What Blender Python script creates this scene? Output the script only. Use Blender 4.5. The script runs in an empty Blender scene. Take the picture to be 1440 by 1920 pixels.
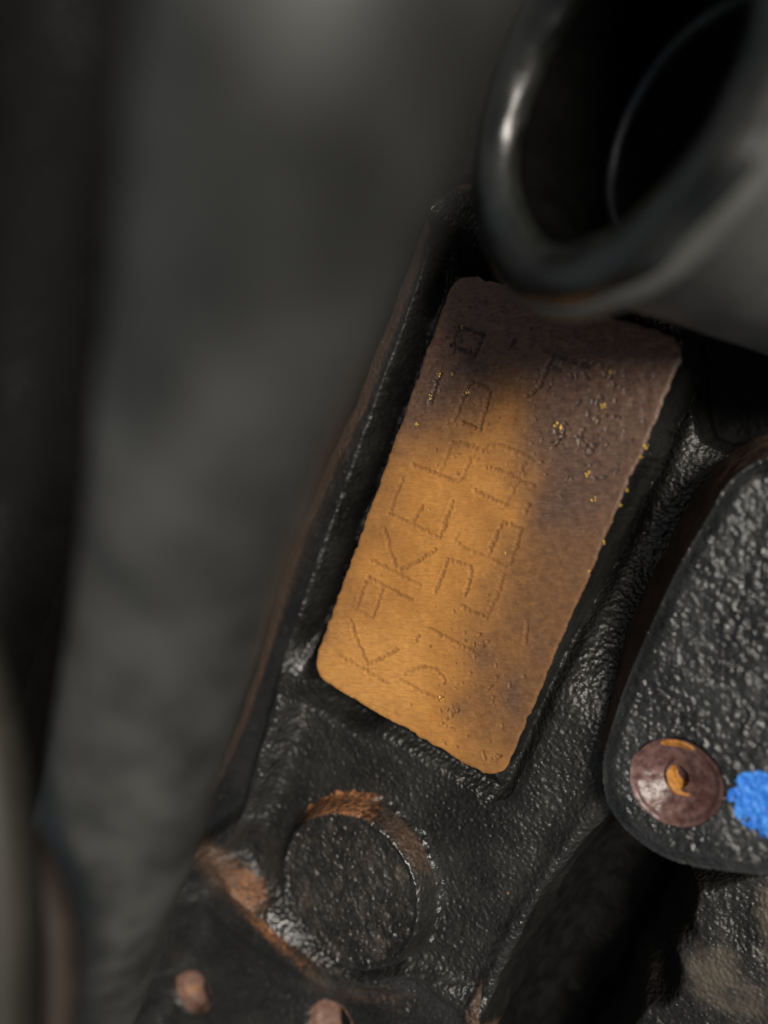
import bpy, math, random
import numpy as np
from mathutils import Matrix, Vector

random.seed(4)
RNG = np.random.RandomState(11)
S = 0.001                      # all lengths below are millimetres

# ------------------------------------------------------------------ camera
F_PX = 1442.0                  # focal length in photograph pixels (1440 x 1920)
H = 100.0                      # lens height above the machined pad
EZ = np.array([-0.44936234, -0.02437238, 0.89301706]); EZ /= np.linalg.norm(EZ)
EY = np.array([0.0, 1.0, 0.0]) - EZ * EZ[1]; EY /= np.linalg.norm(EY)
EX = np.cross(EY, EZ)
RW = np.array([EX, EY, EZ])    # camera axes -> block axes (z = normal of the pad)


def cam_to_world(p):
    w = np.asarray(p, float) @ RW.T
    w = np.array(w); w[..., 2] += H
    return w


def at(px, py, depth):
    """the place seen at a pixel, so many millimetres in front of the lens"""
    px = np.asarray(px, float); py = np.asarray(py, float)
    p = np.stack([(px - 720) / F_PX, -(py - 960) / F_PX, -np.ones_like(px)], -1)
    return cam_to_world(p * np.asarray(depth, float)[..., None] if np.ndim(depth) else p * depth)


def on(px, py, z):
    """the place seen at a pixel, on the level z of the block"""
    p = np.array([(px - 720) / F_PX, -(py - 960) / F_PX, -1.0])
    w = p @ RW.T
    t = (z - H) / w[2]
    return w[:2] * t


def poly(pts, z):
    return np.array([on(a, b, z) for a, b in pts])


def pix(x, y, z):
    w = np.stack([x, y, z - H], -1)
    p = w @ RW
    return 720 - F_PX * p[..., 0] / p[..., 2], 960 + F_PX * p[..., 1] / p[..., 2]


scene = bpy.context.scene
col = scene.collection
cam = bpy.data.cameras.new("camera")
cam.sensor_fit = 'HORIZONTAL'
cam.sensor_width = 36.0
cam.lens = 36.0 * F_PX / 1440.0
cam.clip_start = 0.002
cam.clip_end = 50.0
cam.dof.use_dof = True
cam.dof.focus_distance = 107.5 * S
cam.dof.aperture_fstop = 9.4
cam.dof.aperture_blades = 0
camo = bpy.data.objects.new("camera", cam)
col.objects.link(camo)
m = Matrix.Identity(4)
for i in range(3):
    for j in range(3):
        m[i][j] = RW[i, j]
m[2][3] = H * S
camo.matrix_world = m
scene.camera = camo

# ------------------------------------------------------------------ light
SUN_EL, SUN_AZ = math.radians(51), math.radians(14)     # azimuth: from +x towards +y
world = bpy.data.worlds.new("World")
scene.world = world
world.use_nodes = True
wn = world.node_tree
wn.nodes.clear()
sky = wn.nodes.new("ShaderNodeTexSky")
sky.sky_type = 'NISHITA'
sky.sun_disc = False
sky.sun_elevation = SUN_EL
sky.sun_rotation = math.radians(90) - SUN_AZ
sky.dust_density = 2.5
bg = wn.nodes.new("ShaderNodeBackground")
bg.inputs[1].default_value = 0.055
wo = wn.nodes.new("ShaderNodeOutputWorld")
hs = wn.nodes.new("ShaderNodeHueSaturation")          # hazy, whitish sky
hs.inputs["Saturation"].default_value = 0.28
wn.links.new(sky.outputs[0], hs.inputs["Color"])
wn.links.new(hs.outputs[0], bg.inputs[0])
wn.links.new(bg.outputs[0], wo.inputs[0])
sun = bpy.data.lights.new("sun", 'SUN')
sun.energy = 3.2
sun.angle = math.radians(20)
sun.color = (1.0, 0.93, 0.82)
suno = bpy.data.objects.new("sun", sun)
col.objects.link(suno)
dv = Vector((math.cos(SUN_EL) * math.cos(SUN_AZ), math.cos(SUN_EL) * math.sin(SUN_AZ), math.sin(SUN_EL)))
suno.rotation_euler = dv.to_track_quat('Z', 'Y').to_euler()
suno.location = dv * 0.6
scene.view_settings.view_transform = 'Standard'
scene.view_settings.look = 'None'
scene.view_settings.exposure = 0.0
scene.view_settings.gamma = 1.0
scene.cycles.max_bounces = 6

# ------------------------------------------------------------------ numpy helpers


def sm(a, b, x):
    t = np.clip((x - a) / (b - a), 0, 1)
    return t * t * (3 - 2 * t)


def hsh(ix, iy, seed):
    v = (ix.astype(np.int64) * 374761393 + iy.astype(np.int64) * 668265263 + seed * 982451653) & 0x7fffffff
    v = (v ^ (v >> 13)) * 1274126177 & 0x7fffffff
    v = v ^ (v >> 16)
    return (v & 0xffff) / 65535.0


def vnoise(x, y, seed=0):
    ix = np.floor(x); iy = np.floor(y)
    fx = x - ix; fy = y - iy
    fx = fx * fx * fx * (fx * (fx * 6 - 15) + 10)
    fy = fy * fy * fy * (fy * (fy * 6 - 15) + 10)
    a = hsh(ix, iy, seed); b = hsh(ix + 1, iy, seed)
    c = hsh(ix, iy + 1, seed); d = hsh(ix + 1, iy + 1, seed)
    return (a + (b - a) * fx) * (1 - fy) + (c + (d - c) * fx) * fy - 0.5


def fbm(x, y, wl, octs=4, seed=0, gain=0.5):
    out = 0; amp = 1.0
    for k in range(octs):
        ca, sa = math.cos(0.7 * k + 0.4), math.sin(0.7 * k + 0.4)
        out = out + amp * vnoise((x * ca - y * sa) / wl + 17.3 * k, (x * sa + y * ca) / wl - 9.1 * k, seed + k)
        wl *= 0.5; amp *= gain
    return out


def seg_dist(x, y, pts, closed=False):
    """distance to a polyline and the share of its length at the nearest point"""
    best = np.full(x.shape, 1e9); par = np.zeros(x.shape)
    n = len(pts)
    segs = [(pts[i], pts[(i + 1) % n]) for i in range(n if closed else n - 1)]
    L = [np.hypot(*(b - a)) for a, b in segs]
    tot = sum(L); acc = 0
    for (a, b), l in zip(segs, L):
        d = b - a
        t = np.clip(((x - a[0]) * d[0] + (y - a[1]) * d[1]) / (l * l + 1e-12), 0, 1)
        q = np.hypot(x - a[0] - t * d[0], y - a[1] - t * d[1])
        u = q < best
        best = np.where(u, q, best); par = np.where(u, (acc + t * l) / tot, par)
        acc += l
    return best, par


def sdf(x, y, pts):
    """signed distance to a polygon, negative inside"""
    d, _ = seg_dist(x, y, pts, True)
    ins = np.zeros(x.shape, bool)
    n = len(pts)
    for i in range(n):
        x0, y0 = pts[i]; x1, y1 = pts[(i + 1) % n]
        c = ((y0 > y) != (y1 > y)) & (x < (x1 - x0) * (y - y0) / (y1 - y0 + 1e-12) + x0)
        ins ^= c
    return np.where(ins, -d, d)


def smooth_line(pts, n=6):
    """Catmull-Rom through the points"""
    p = [np.asarray(q, float) for q in pts]
    p = [2 * p[0] - p[1]] + p + [2 * p[-1] - p[-2]]
    out = []
    for i in range(1, len(p) - 2):
        for k in range(n):
            t = k / n
            out.append(0.5 * (2 * p[i] + (p[i + 1] - p[i - 1]) * t + (2 * p[i - 1] - 5 * p[i] + 4 * p[i + 1] - p[i + 2]) * t * t
                              + (3 * p[i] - 3 * p[i + 1] + p[i + 2] - p[i - 1]) * t ** 3))
    out.append(p[-2])
    return np.array(out)


# ------------------------------------------------------------------ mesh helpers
def mesh_from(name, V, Fq, mats, fmat=None, attrs=None, normals=None):
    me = bpy.data.meshes.new(name)
    V = np.asarray(V, np.float32) * S
    Fq = np.asarray(Fq, np.int32)
    k = Fq.shape[1]
    me.vertices.add(len(V)); me.vertices.foreach_set("co", V.ravel())
    me.loops.add(Fq.size); me.loops.foreach_set("vertex_index", Fq.ravel())
    me.polygons.add(len(Fq))
    me.polygons.foreach_set("loop_start", np.arange(0, Fq.size, k, dtype=np.int32))
    me.polygons.foreach_set("loop_total", np.full(len(Fq), k, np.int32))
    for mt in mats:
        me.materials.append(mt)
    if fmat is not None:
        me.polygons.foreach_set("material_index", np.asarray(fmat, np.int32))
    me.polygons.foreach_set("use_smooth", np.ones(len(Fq), bool))
    for an, av in (attrs or {}).items():
        a = me.attributes.new(an, 'FLOAT', 'POINT')
        a.data.foreach_set("value", np.asarray(av, np.float32).ravel())
    me.update(calc_edges=True)
    me.validate()
    if normals is not None:
        me.normals_split_custom_set_from_vertices(np.asarray(normals, float).tolist())
    return me


def obj(name, me, parent=None, label=None):
    o = bpy.data.objects.new(name, me)
    col.objects.link(o)
    if parent is not None:
        o.parent = parent
    if label:
        o["label"] = label
    return o


def empty(name, loc, label, cat, group=None):
    o = bpy.data.objects.new(name, None)
    o.empty_display_size = 0.005
    col.objects.link(o)
    o.location = Vector(loc) * S
    o["label"] = label; o["category"] = cat
    if group:
        o["group"] = group
    return o


def keep(o):
    """a child keeps its place in the world under a moved parent"""
    o.matrix_parent_inverse = Matrix.Translation(-o.parent.location) if o.parent.parent is None else Matrix.Identity(4)
    return o


def grid_faces(nx, ny):
    i = np.arange(nx * ny).reshape(ny, nx)
    return np.stack([i[:-1, :-1], i[:-1, 1:], i[1:, 1:], i[1:, :-1]], -1).reshape(-1, 4)


def grid_normals(X, Y, Z):
    zy, zx = np.gradient(Z, Y[:, 0], X[0, :])
    n = np.stack([-zx, -zy, np.ones_like(Z)], -1)
    return n / np.linalg.norm(n, axis=-1, keepdims=True)


def submesh(V, F, sel, attrs, normals):
    f = F[sel]
    used = np.unique(f)
    remap = np.full(len(V), -1, np.int64); remap[used] = np.arange(len(used))
    return V[used], remap[f], {k: v[used] for k, v in attrs.items()}, normals[used]


# ------------------------------------------------------------------ materials
class NT:
    def __init__(self, name):
        self.m = bpy.data.materials.new(name)
        self.m.use_nodes = True
        self.t = self.m.node_tree
        self.t.nodes.clear()
        self.out = self.t.nodes.new("ShaderNodeOutputMaterial")
        self.b = self.t.nodes.new("ShaderNodeBsdfPrincipled")
        self.t.links.new(self.b.outputs[0], self.out.inputs[0])
        tc = self.t.nodes.new("ShaderNodeTexCoord")
        vm = self.t.nodes.new("ShaderNodeVectorMath"); vm.operation = 'SCALE'
        vm.inputs[3].default_value = 1000.0
        self.t.links.new(tc.outputs["Object"], vm.inputs[0])
        self.co = vm.outputs[0]

    def link(self, a, b):
        self.t.links.new(a, b)

    def noise(self, wl, detail=4, rough=0.6, dist=0.0, stretch=None):
        n = self.t.nodes.new("ShaderNodeTexNoise")
        n.inputs["Scale"].default_value = 1.0 / wl
        n.inputs["Detail"].default_value = detail
        n.inputs["Roughness"].default_value = rough
        n.inputs["Distortion"].default_value = dist
        if stretch:
            mp = self.t.nodes.new("ShaderNodeMapping")
            mp.inputs["Rotation"].default_value = (0, 0, math.radians(stretch[0]))
            mp.inputs["Scale"].default_value = (stretch[1], stretch[2], 1)
            self.link(self.co, mp.inputs[0]); self.link(mp.outputs[0], n.inputs["Vector"])
        else:
            self.link(self.co, n.inputs["Vector"])
        return n.outputs[0]

    def voro(self, wl, feature='F1'):
        n = self.t.nodes.new("ShaderNodeTexVoronoi")
        n.feature = feature
        n.inputs["Scale"].default_value = 1.0 / wl
        self.link(self.co, n.inputs["Vector"])
        return n.outputs["Distance"]

    def ramp(self, v, a, b, lo=0.0, hi=1.0):
        n = self.t.nodes.new("ShaderNodeMapRange")
        n.interpolation_type = 'SMOOTHSTEP'
        n.inputs[1].default_value = a; n.inputs[2].default_value = b
        n.inputs[3].default_value = lo; n.inputs[4].default_value = hi
        self.link(v, n.inputs[0])
        return n.outputs[0]

    def math(self, op, a, b=None):
        n = self.t.nodes.new("ShaderNodeMath"); n.operation = op
        for i, v in enumerate((a, b)):
            if v is None:
                continue
            if isinstance(v, (int, float)):
                n.inputs[i].default_value = v
            else:
                self.link(v, n.inputs[i])
        return n.outputs[0]

    def mix(self, f, a, b):
        n = self.t.nodes.new("ShaderNodeMix"); n.data_type = 'RGBA'
        for s, v in ((0, f), (6, a), (7, b)):
            if isinstance(v, tuple):
                n.inputs[s].default_value = (*v, 1)
            elif isinstance(v, (int, float)):
                n.inputs[s].default_value = v
            else:
                self.link(v, n.inputs[s])
        return n.outputs[2]

    def attr(self, name):
        n = self.t.nodes.new("ShaderNodeAttribute"); n.attribute_name = name
        return n.outputs["Fac"]

    def bump(self, h, dist, strength=1.0, prev=None):
        n = self.t.nodes.new("ShaderNodeBump")
        n.inputs["Strength"].default_value = strength
        n.inputs["Distance"].default_value = dist * S
        self.link(h, n.inputs["Height"])
        if prev is not None:
            self.link(prev, n.inputs["Normal"])
        return n.outputs[0]

    def done(self, color=None, rough=None, normal=None, spec=None, coat=None, metal=None):
        for s, v in (("Base Color", color), ("Roughness", rough), ("Normal", normal), ("Specular IOR Level", spec), ("Coat Weight", coat), ("Metallic", metal)):
            if v is None:
                continue
            if isinstance(v, tuple):
                self.b.inputs[s].default_value = (*v, 1)
            elif isinstance(v, (int, float)):
                self.b.inputs[s].default_value = v
            else:
                self.link(v, self.b.inputs[s])
        return self.m


def mat_cast():
    t = NT("black_cast_paint")
    n1 = t.noise(9, 5, 0.6); n2 = t.noise(1.0, 5, 0.7); n3 = t.noise(0.5, 4, 0.7)
    base = t.mix(t.ramp(n1, 0.35, 0.7), (0.010, 0.010, 0.0095), (0.022, 0.021, 0.019))
    base = t.mix(t.ramp(n2, 0.52, 0.74, 0, 0.6), base, (0.05, 0.048, 0.043))
    # rust worn through the paint
    ru = t.attr("rust")
    rn = t.math('ADD', t.math('MULTIPLY', t.math('SUBTRACT', t.noise(1.6, 5, 0.7), 0.5), 0.5), t.math('MULTIPLY', t.math('SUBTRACT', t.noise(0.55, 4, 0.75), 0.5), 1.1))
    rm = t.ramp(t.math('ADD', ru, t.math('MULTIPLY', rn, t.ramp(ru, 0.02, 0.2))), 0.22, 0.80)
    rc = t.mix(t.ramp(t.noise(0.7, 5, 0.75), 0.38, 0.62), (0.080, 0.038, 0.020), (0.40, 0.165, 0.060))
    base = t.mix(rm, base, rc)
    br = t.attr("brown")
    bm = t.math('MULTIPLY', t.ramp(t.math('ADD', br, t.math('MULTIPLY', t.math('SUBTRACT', t.noise(1.0, 5, 0.75), 0.5), 0.9)), 0.25, 0.85), 0.85)
    base = t.mix(bm, base, t.mix(t.ramp(n3, 0.3, 0.7), (0.060, 0.034, 0.022), (0.12, 0.068, 0.040)))
    # tan dust
    du = t.attr("dust")
    dm = t.math('MULTIPLY', t.ramp(t.math('ADD', du, t.math('MULTIPLY', t.math('SUBTRACT', t.noise(3.0, 5, 0.7), 0.5), 1.0)), 0.35, 0.9), 0.7)
    base = t.mix(dm, base, (0.105, 0.085, 0.060))
    sp = t.ramp(t.noise(0.9, 2, 0.5), 0.76, 0.80)
    base = t.mix(sp, base, (0.22, 0.17, 0.09))
    b = t.bump(n2, 0.10, 0.8)
    b = t.bump(t.voro(0.62, 'SMOOTH_F1'), 0.26, 0.9, b)
    b = t.bump(t.noise(0.4, 3, 0.6), 0.10, 0.7, b)
    rough = t.ramp(n1, 0.3, 0.7, 0.28, 0.42)
    rough = t.math('ADD', rough, t.math('MULTIPLY', t.math('MAXIMUM', t.math('MAXIMUM', rm, bm), dm), 0.32))
    rough = t.math('MAXIMUM', t.math('SUBTRACT', rough, t.math('MULTIPLY', t.attr('gloss'), 0.20)), 0.12)
    return t.done(base, rough, b, t.math('ADD', 0.5, t.math('MULTIPLY', t.attr('gloss'), 0.45)))


def mat_glossy_cast():
    t = NT("glossy_rough_paint")
    n1 = t.noise(7, 4, 0.6); n2 = t.noise(0.8, 4, 0.6); n3 = t.noise(0.4, 3, 0.6)
    base = t.mix(t.ramp(n1, 0.35, 0.7), (0.015, 0.016, 0.016), (0.034, 0.036, 0.036))
    br = t.attr("brown")
    bm = t.ramp(t.math('ADD', br, t.math('MULTIPLY', t.math('SUBTRACT', n2, 0.5), 0.35)), 0.35, 0.7)
    base = t.mix(bm, base, t.mix(t.ramp(n1, 0.3, 0.7), (0.040, 0.020, 0.013), (0.085, 0.044, 0.026)))
    b = t.bump(n2, 0.16, 0.7)
    b = t.bump(n3, 0.07, 0.6, b)
    rough = t.math('ADD', t.ramp(n1, 0.3, 0.7, 0.17, 0.33), t.math('MULTIPLY', bm, 0.4))
    return t.done(base, rough, b, 0.6)


def mat_pad():
    t = NT("rusted_machined_iron")
    o = t.attr("orange"); p = t.attr("purple")
    nl = t.noise(4.5, 6, 0.65); nm = t.noise(1.1, 5, 0.65); nf = t.noise(0.32, 4, 0.7)
    grain = t.noise(0.5, 4, 0.65, 0, (-12, 0.35, 1.6))
    j = t.math('MULTIPLY', t.math('SUBTRACT', t.math('ADD', t.math('MULTIPLY', nl, 0.6), t.math('MULTIPLY', nm, 0.4)), 0.5), 1.0)
    om = t.ramp(t.math('ADD', o, t.math('MULTIPLY', j, 0.5)), 0.10, 0.95)
    pm = t.ramp(t.math('ADD', p, t.math('MULTIPLY', j, 0.55)), 0.12, 0.92)
    mid = t.mix(t.ramp(nm, 0.3, 0.7), (0.130, 0.060, 0.024), (0.215, 0.102, 0.040))
    orange = t.mix(t.ramp(nl, 0.3, 0.7), (0.43, 0.185, 0.040), (0.54, 0.245, 0.057))
    orange = t.mix(t.ramp(nm, 0.5, 0.8, 0, 0.6), orange, (0.32, 0.135, 0.033))
    purple = t.mix(t.ramp(nm, 0.3, 0.7), (0.088, 0.048, 0.034), (0.160, 0.094, 0.064))
    purple = t.mix(t.ramp(nl, 0.52, 0.72, 0, 0.5), purple, (0.20, 0.094, 0.046))
    pale = t.ramp(t.math('ADD', t.attr('pale'), t.math('MULTIPLY', j, 0.5)), 0.1, 0.95)
    orange = t.mix(t.math('MULTIPLY', pale, 0.75), orange, (0.65, 0.315, 0.085))
    c = t.mix(om, mid, orange)
    c = t.mix(pm, c, purple)
    c = t.mix(t.ramp(grain, 0.40, 0.66, 0, 0.55), c, t.mix(pm, t.mix(om, (0.12, 0.054, 0.022), (0.33, 0.142, 0.032)), (0.045, 0.029, 0.026)))
    c = t.mix(t.ramp(nf, 0.62, 0.78, 0, 0.4), c, t.mix(pm, (0.52, 0.27, 0.10), (0.23, 0.17, 0.145)))
    # darker colour in the stamped strokes and pits
    c = t.mix(t.math('MULTIPLY', t.attr("stroke"), 0.72), c, t.mix(pm, (0.20, 0.082, 0.022), (0.035, 0.022, 0.018)))
    b = t.bump(nf, 0.035, 0.8)
    b = t.bump(grain, 0.045, 0.8, b)
    b = t.bump(nm, 0.06, 0.6, b)
    return t.done(c, t.mix(pm, (0.72, 0.72, 0.72), (0.40, 0.40, 0.40)), b, 0.4)


def mat_rust(name, c0, c1, c2, rough=0.45, wl=1.2):
    t = NT(name)
    n = t.noise(wl, 5, 0.65); n2 = t.noise(wl * 3, 4, 0.6); n3 = t.noise(0.3, 3, 0.6)
    c = t.mix(t.ramp(n, 0.35, 0.65), c0, c1)
    c = t.mix(t.ramp(n2, 0.56, 0.66), c, c2)
    return t.done(c, rough, t.bump(n3, 0.04, 0.7, t.bump(n, 0.08, 0.6)), 0.5)


def mat_simple(name, c0, c1, rough, wl=3.0, bump=0.05, spec=0.5, coat=None):
    t = NT(name)
    n = t.noise(wl, 5, 0.6); n2 = t.noise(wl * 0.2, 3, 0.6)
    c = t.mix(t.ramp(n, 0.35, 0.68), c0, c1)
    return t.done(c, t.ramp(n, 0.3, 0.7, rough * 0.85, rough * 1.15), t.bump(n2, bump, 0.5), spec, coat)


M_CAST = mat_cast()
M_GLOSS = mat_glossy_cast()
M_PAD = mat_pad()
M_HOLE = mat_rust("rusty_drilled_iron", (0.12, 0.062, 0.046), (0.21, 0.125, 0.092), (0.27, 0.13, 0.055), 0.55)
M_DIMPLE = mat_rust("purple_brown_rust", (0.070, 0.032, 0.029), (0.17, 0.092, 0.080), (0.11, 0.048, 0.038), 0.27)
M_ORANGE = mat_rust("bright_orange_rust", (0.30, 0.115, 0.018), (0.52, 0.23, 0.045), (0.40, 0.15, 0.025), 0.6, 0.7)
M_BLUE = mat_simple("blue_marker_paint", (0.02, 0.16, 0.68), (0.06, 0.30, 0.86), 0.5, 0.9, 0.06)
M_FLECK = mat_simple("yellow_rust_grain", (0.65, 0.38, 0.07), (0.85, 0.62, 0.20), 0.3, 0.3, 0.03)
M_HOSE = mat_simple("grey_rubber", (0.030, 0.031, 0.029), (0.074, 0.075, 0.071), 0.50, 8.0, 0.05)
M_PIPE = mat_simple("gloss_black_rubber", (0.006, 0.0065, 0.006), (0.016, 0.017, 0.015), 0.33, 5.0, 0.16, 0.8)
M_BODY = mat_simple("dull_grey_black_rubber", (0.10, 0.103, 0.095), (0.145, 0.147, 0.136), 0.5, 8.0, 0.06)
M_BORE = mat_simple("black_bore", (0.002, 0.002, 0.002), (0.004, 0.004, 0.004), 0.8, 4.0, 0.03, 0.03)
M_BROWN = mat_simple("brown_cable_sleeve", (0.028, 0.019, 0.014), (0.042, 0.029, 0.021), 0.55, 6.0, 0.05)
M_TAN = mat_simple("tan_cable_sleeve", (0.020, 0.018, 0.013), (0.029, 0.026, 0.018), 0.55, 6.0, 0.05)

M_SHADE = mat_simple("shaded_black", (0.004, 0.004, 0.004), (0.009, 0.0085, 0.008), 0.65, 3.0, 0.15, 0.12)  # near-black that paints in the shade of the recess and the drilled holes
M_BACKING = mat_simple("backing_black", (0.003, 0.003, 0.003), (0.005, 0.005, 0.005), 0.7, 9.0, 0.03, 0.10)  # near-black for the panel added to darken the background

# ------------------------------------------------------------------ the engine block
ZF = -5.0
block = empty("engine_block", (0, 0, ZF), "black painted cast iron engine block carrying the rusty stamped pad", "engine block")

deck_poly = smooth_line([(806, 372), (750, 495), (700, 630), (650, 760), (592, 890), (540, 1010), (496, 1140), (464, 1255), (418, 1390), (352, 1500),
                         (284, 1590), (246, 1680), (206, 1790), (168, 1880), (110, 2010), (0, 2250), (-80, 2500)], 3).tolist() + [
    (600, 2600), (760, 2250), (860, 2030), (905, 1915), (955, 1790), (1035, 1655), (1105, 1565), (1160, 1510), (1300, 1480), (1620, 1420), (2300, 1400),
    (2300, 840), (1620, 845), (1500, 845), (1420, 836), (1350, 838), (1296, 815), (1272, 740), (1268, 660), (1250, 580), (1100, 470), (900, 350), (860, 345)]
deck_mm = poly(deck_poly, -4.0)
ridge_mm = poly(smooth_line([(858, 360), (822, 440), (785, 560), (722, 745), (662, 900), (606, 1045), (556, 1175), (516, 1310), (486, 1410), (450, 1530),
                             (408, 1580), (350, 1628), (312, 1720), (268, 1830), (232, 1915), (190, 2020), (80, 2260), (0, 2450)]), -0.2)
rib_mm = poly(smooth_line([(385, 1592), (432, 1640), (482, 1702), (545, 1765), (615, 1828), (690, 1852), (765, 1838), (830, 1868), (885, 1915), (930, 1980)]), -2.6)
BOSS = on(652, 1670, -0.4)
HOLES = [(on(360, 1862, -7.8), 3.7), (on(614, 1930, -7.0), 4.0)]

STEP = 0.16
lim = np.array([on(px, py, z) for px in (-30, 1470) for py in (-30, 1950) for z in (-32, -4)])
xs = np.arange(lim[:, 0].min() - 2, lim[:, 0].max() + 2, STEP)
ys = np.arange(lim[:, 1].min() - 2, lim[:, 1].max() + 2, STEP)
run = np.cumsum(np.geomspace(0.25, 3.0, 26))                # coarser beyond the frame
xs = np.concatenate([xs[0] - run[::-1], xs, xs[-1] + run]); ys = np.concatenate([ys[0] - run[::-1], ys, ys[-1] + run])
X, Y = np.meshgrid(xs, ys)
wob = fbm(X, Y, 8, 3, 5) * 1.6
ds = sdf(X, Y, deck_mm) + wob * 0.5
dr, ur = seg_dist(X, Y, ridge_mm)
db, ub = seg_dist(X, Y, rib_mm)
dr = dr + fbm(X, Y, 6, 3, 21) * 0.9
db = db + fbm(X, Y, 5, 3, 22) * 1.1

Z = np.full(X.shape, ZF)
Z += fbm(X, Y, 22, 2, 3) * 0.9
# lower left pocket and trough beside the pad lie a little deeper
pocket = sdf(X, Y, poly([(350, 1690), (470, 1780), (600, 1860), (700, 1900), (700, 2000), (230, 2000), (290, 1800)], -5))
Z -= 3.0 * sm(2.5, -3.5, pocket)
pad_mm = poly([(854, 508), (1292, 637), (936, 1471), (583, 1262)], -5)
dpad = sdf(X, Y, pad_mm)
tr_l, tu = seg_dist(X, Y, poly([(840, 500), (800, 600), (735, 780), (665, 960), (585, 1170), (560, 1290), (520, 1400), (480, 1490)], -6))
tr_r, tv = seg_dist(X, Y, poly([(1350, 660), (1275, 860), (1185, 1090), (1100, 1290), (1020, 1440)], -6))
side_ = (X - np.mean(pad_mm[:, 0])) * np.cos(math.radians(20)) - (Y - np.mean(pad_mm[:, 1])) * np.sin(math.radians(20))
Z -= (8.0 - 6.0 * sm(0.60, 0.85, tu)) * sm(-1.0, 0.3, dpad) * sm(5.6, 2.6, dpad) * sm(-3, -9, side_) * sm(1.0, 0.9, tu)
Z -= 13.0 * sm(0.86, 0.40, tv) * sm(-1.0, 0.3, dpad) * sm(24.0, 14.0, dpad) * sm(3, 9, side_)
Z -= 1.8 * np.exp(-((dpad - 0.9) / 1.3) ** 2)
# shoulder ridge and branch rib
ridge_h = (4.2 + 1.2 * np.exp(-((ur - 0.60) / 0.12) ** 2) + 0.7 * sm(0.12, 0.0, ur)) * (0.9 + 0.25 * fbm(X, Y, 9, 2, 8))
Z += ridge_h * np.exp(-(dr / (2.1 + 0.7 * sm(0.45, 0.6, ur))) ** 2)
rib_h = 4.6 * sm(0.0, 0.08, ub) * (1.0 - 0.62 * sm(0.25, 0.5, ub)) * (0.9 + 0.3 * fbm(X, Y, 7, 2, 9))
Z += rib_h * np.exp(-(db / (2.5 - 0.7 * sm(0.25, 0.5, ub))) ** 2) * (1 - 0.6 * np.exp(-(dr / 2.3) ** 2))
lug = on(836, 425, 0)
Z += 6.0 * np.exp(-((X - lug[0]) / 3.6) ** 2 - ((Y - lug[1]) / 5.0) ** 2)
# rounded shoulder, then the casting falls away
edge = sdf(X, Y, deck_mm) + wob * 0.4
Z -= 1.2 * np.exp(-np.abs(edge) / 2.0)
Z -= 26 * (1 - np.exp(-np.clip(edge, 0, None) / np.where(X > on(900, 1200, -5)[0], 3.0, 9.0))) + 0.35 * np.clip(edge, 0, 60)
# lip along the lower right edge of the deck
lip, _ = seg_dist(X, Y, poly([(1130, 1500), (1085, 1560), (1010, 1665), (940, 1800), (890, 1930)], -4.5))
Z += 1.2 * np.exp(-((lip + wob * 0.5) / 1.8) ** 2)
# deeper flange at the lower right
fl = sdf(X, Y, poly([(1290, 1650), (1460, 1640), (1620, 1640), (2300, 1640), (2300, 2500), (1000, 2500), (1120, 2050), (1180, 1930), (1262, 1815), (1300, 1740)], -16)) + fbm(X, Y, 9, 3, 31) * 2.5
Zf = -16 - 0.5 * np.clip(fl, -30, 0) * 0.1 - 16 * sm(-1.5, 5.5, fl) + fbm(X, Y, 9, 3, 33) * 1.0
Z = np.maximum(Z, Zf)
Z = np.maximum(Z, -34 + fbm(X, Y, 18, 4, 41) * 5)
# as-cast skin
skin = fbm(X, Y, 1.6, 3, 51, 0.6) * 0.09 + fbm(X, Y, 0.7, 2, 52) * 0.13 - np.abs(vnoise(X / 0.5, Y / 0.5 + 5, 54)) * 0.16
Z += skin * (1 - 0.5 * sm(2, -4, fl) * (edge > 2)) * (0.85 + 0.7 * fbm(X, Y, 11, 2, 53) + -0.1 * np.exp(-(dr / 2.6) ** 2) + 0.2 * np.exp(-(tr_r / 4.5) ** 2) + 0.45 * np.exp(-(db / 3) ** 2))
hole_in = np.zeros(X.shape, bool)
for (c, r) in HOLES:
    q = np.hypot(X - c[0], Y - c[1])
    Z -= 0.5 * sm(r + 1.0, r, q)
    hole_in |= q < r - 0.05
bq = np.hypot(X - BOSS[0], Y - BOSS[1])
PX, PY = pix(X, Y, Z)


def blob(cx, cy, rx, ry, ang=0.0):
    a = math.radians(ang)
    u = (PX - cx) * math.cos(a) + (PY - cy) * math.sin(a)
    v = -(PX - cx) * math.sin(a) + (PY - cy) * math.cos(a)
    return np.exp(-((u / rx) ** 2 + (v / ry) ** 2))


rust = 0.92 * blob(462, 1665, 52, 34, 50) + 0.40 * blob(395, 1615, 50, 24, 40) + 0.62 * blob(505, 1752, 55, 14, 42) + 0.34 * blob(580, 1815, 60, 35, 50)
rust = np.clip(rust, 0, 1)
outer = sm(-3.4, -1.2, edge) * sm(7.5, 3.0, edge) * (X < on(900, 1200, -5)[0])
brown = np.clip(0.12 * sm(0.1, 0.4, fbm(X, Y, 9, 3, 59)) + 0.95 * outer * sm(120, 240, PX) + 0.45 * blob(720, 1870, 110, 35, 10) + 0.75 * blob(400, 1612, 75, 34, 40) + 0.4 * blob(470, 1690, 80, 50, 50), 0, 1)
dust = np.clip(0.12 * sm(3, -6, fl) * (edge > 2) + 0.7 * blob(1330, 1810, 60, 60) + 0.6 * blob(1440, 1700, 30, 120) + 0.5 * blob(1390, 1890, 90, 60) + 0.55 * blob(600, 1840, 70, 50) + 0.4 * blob(1005, 1700, 25, 40, -30), 0, 1)

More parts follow.
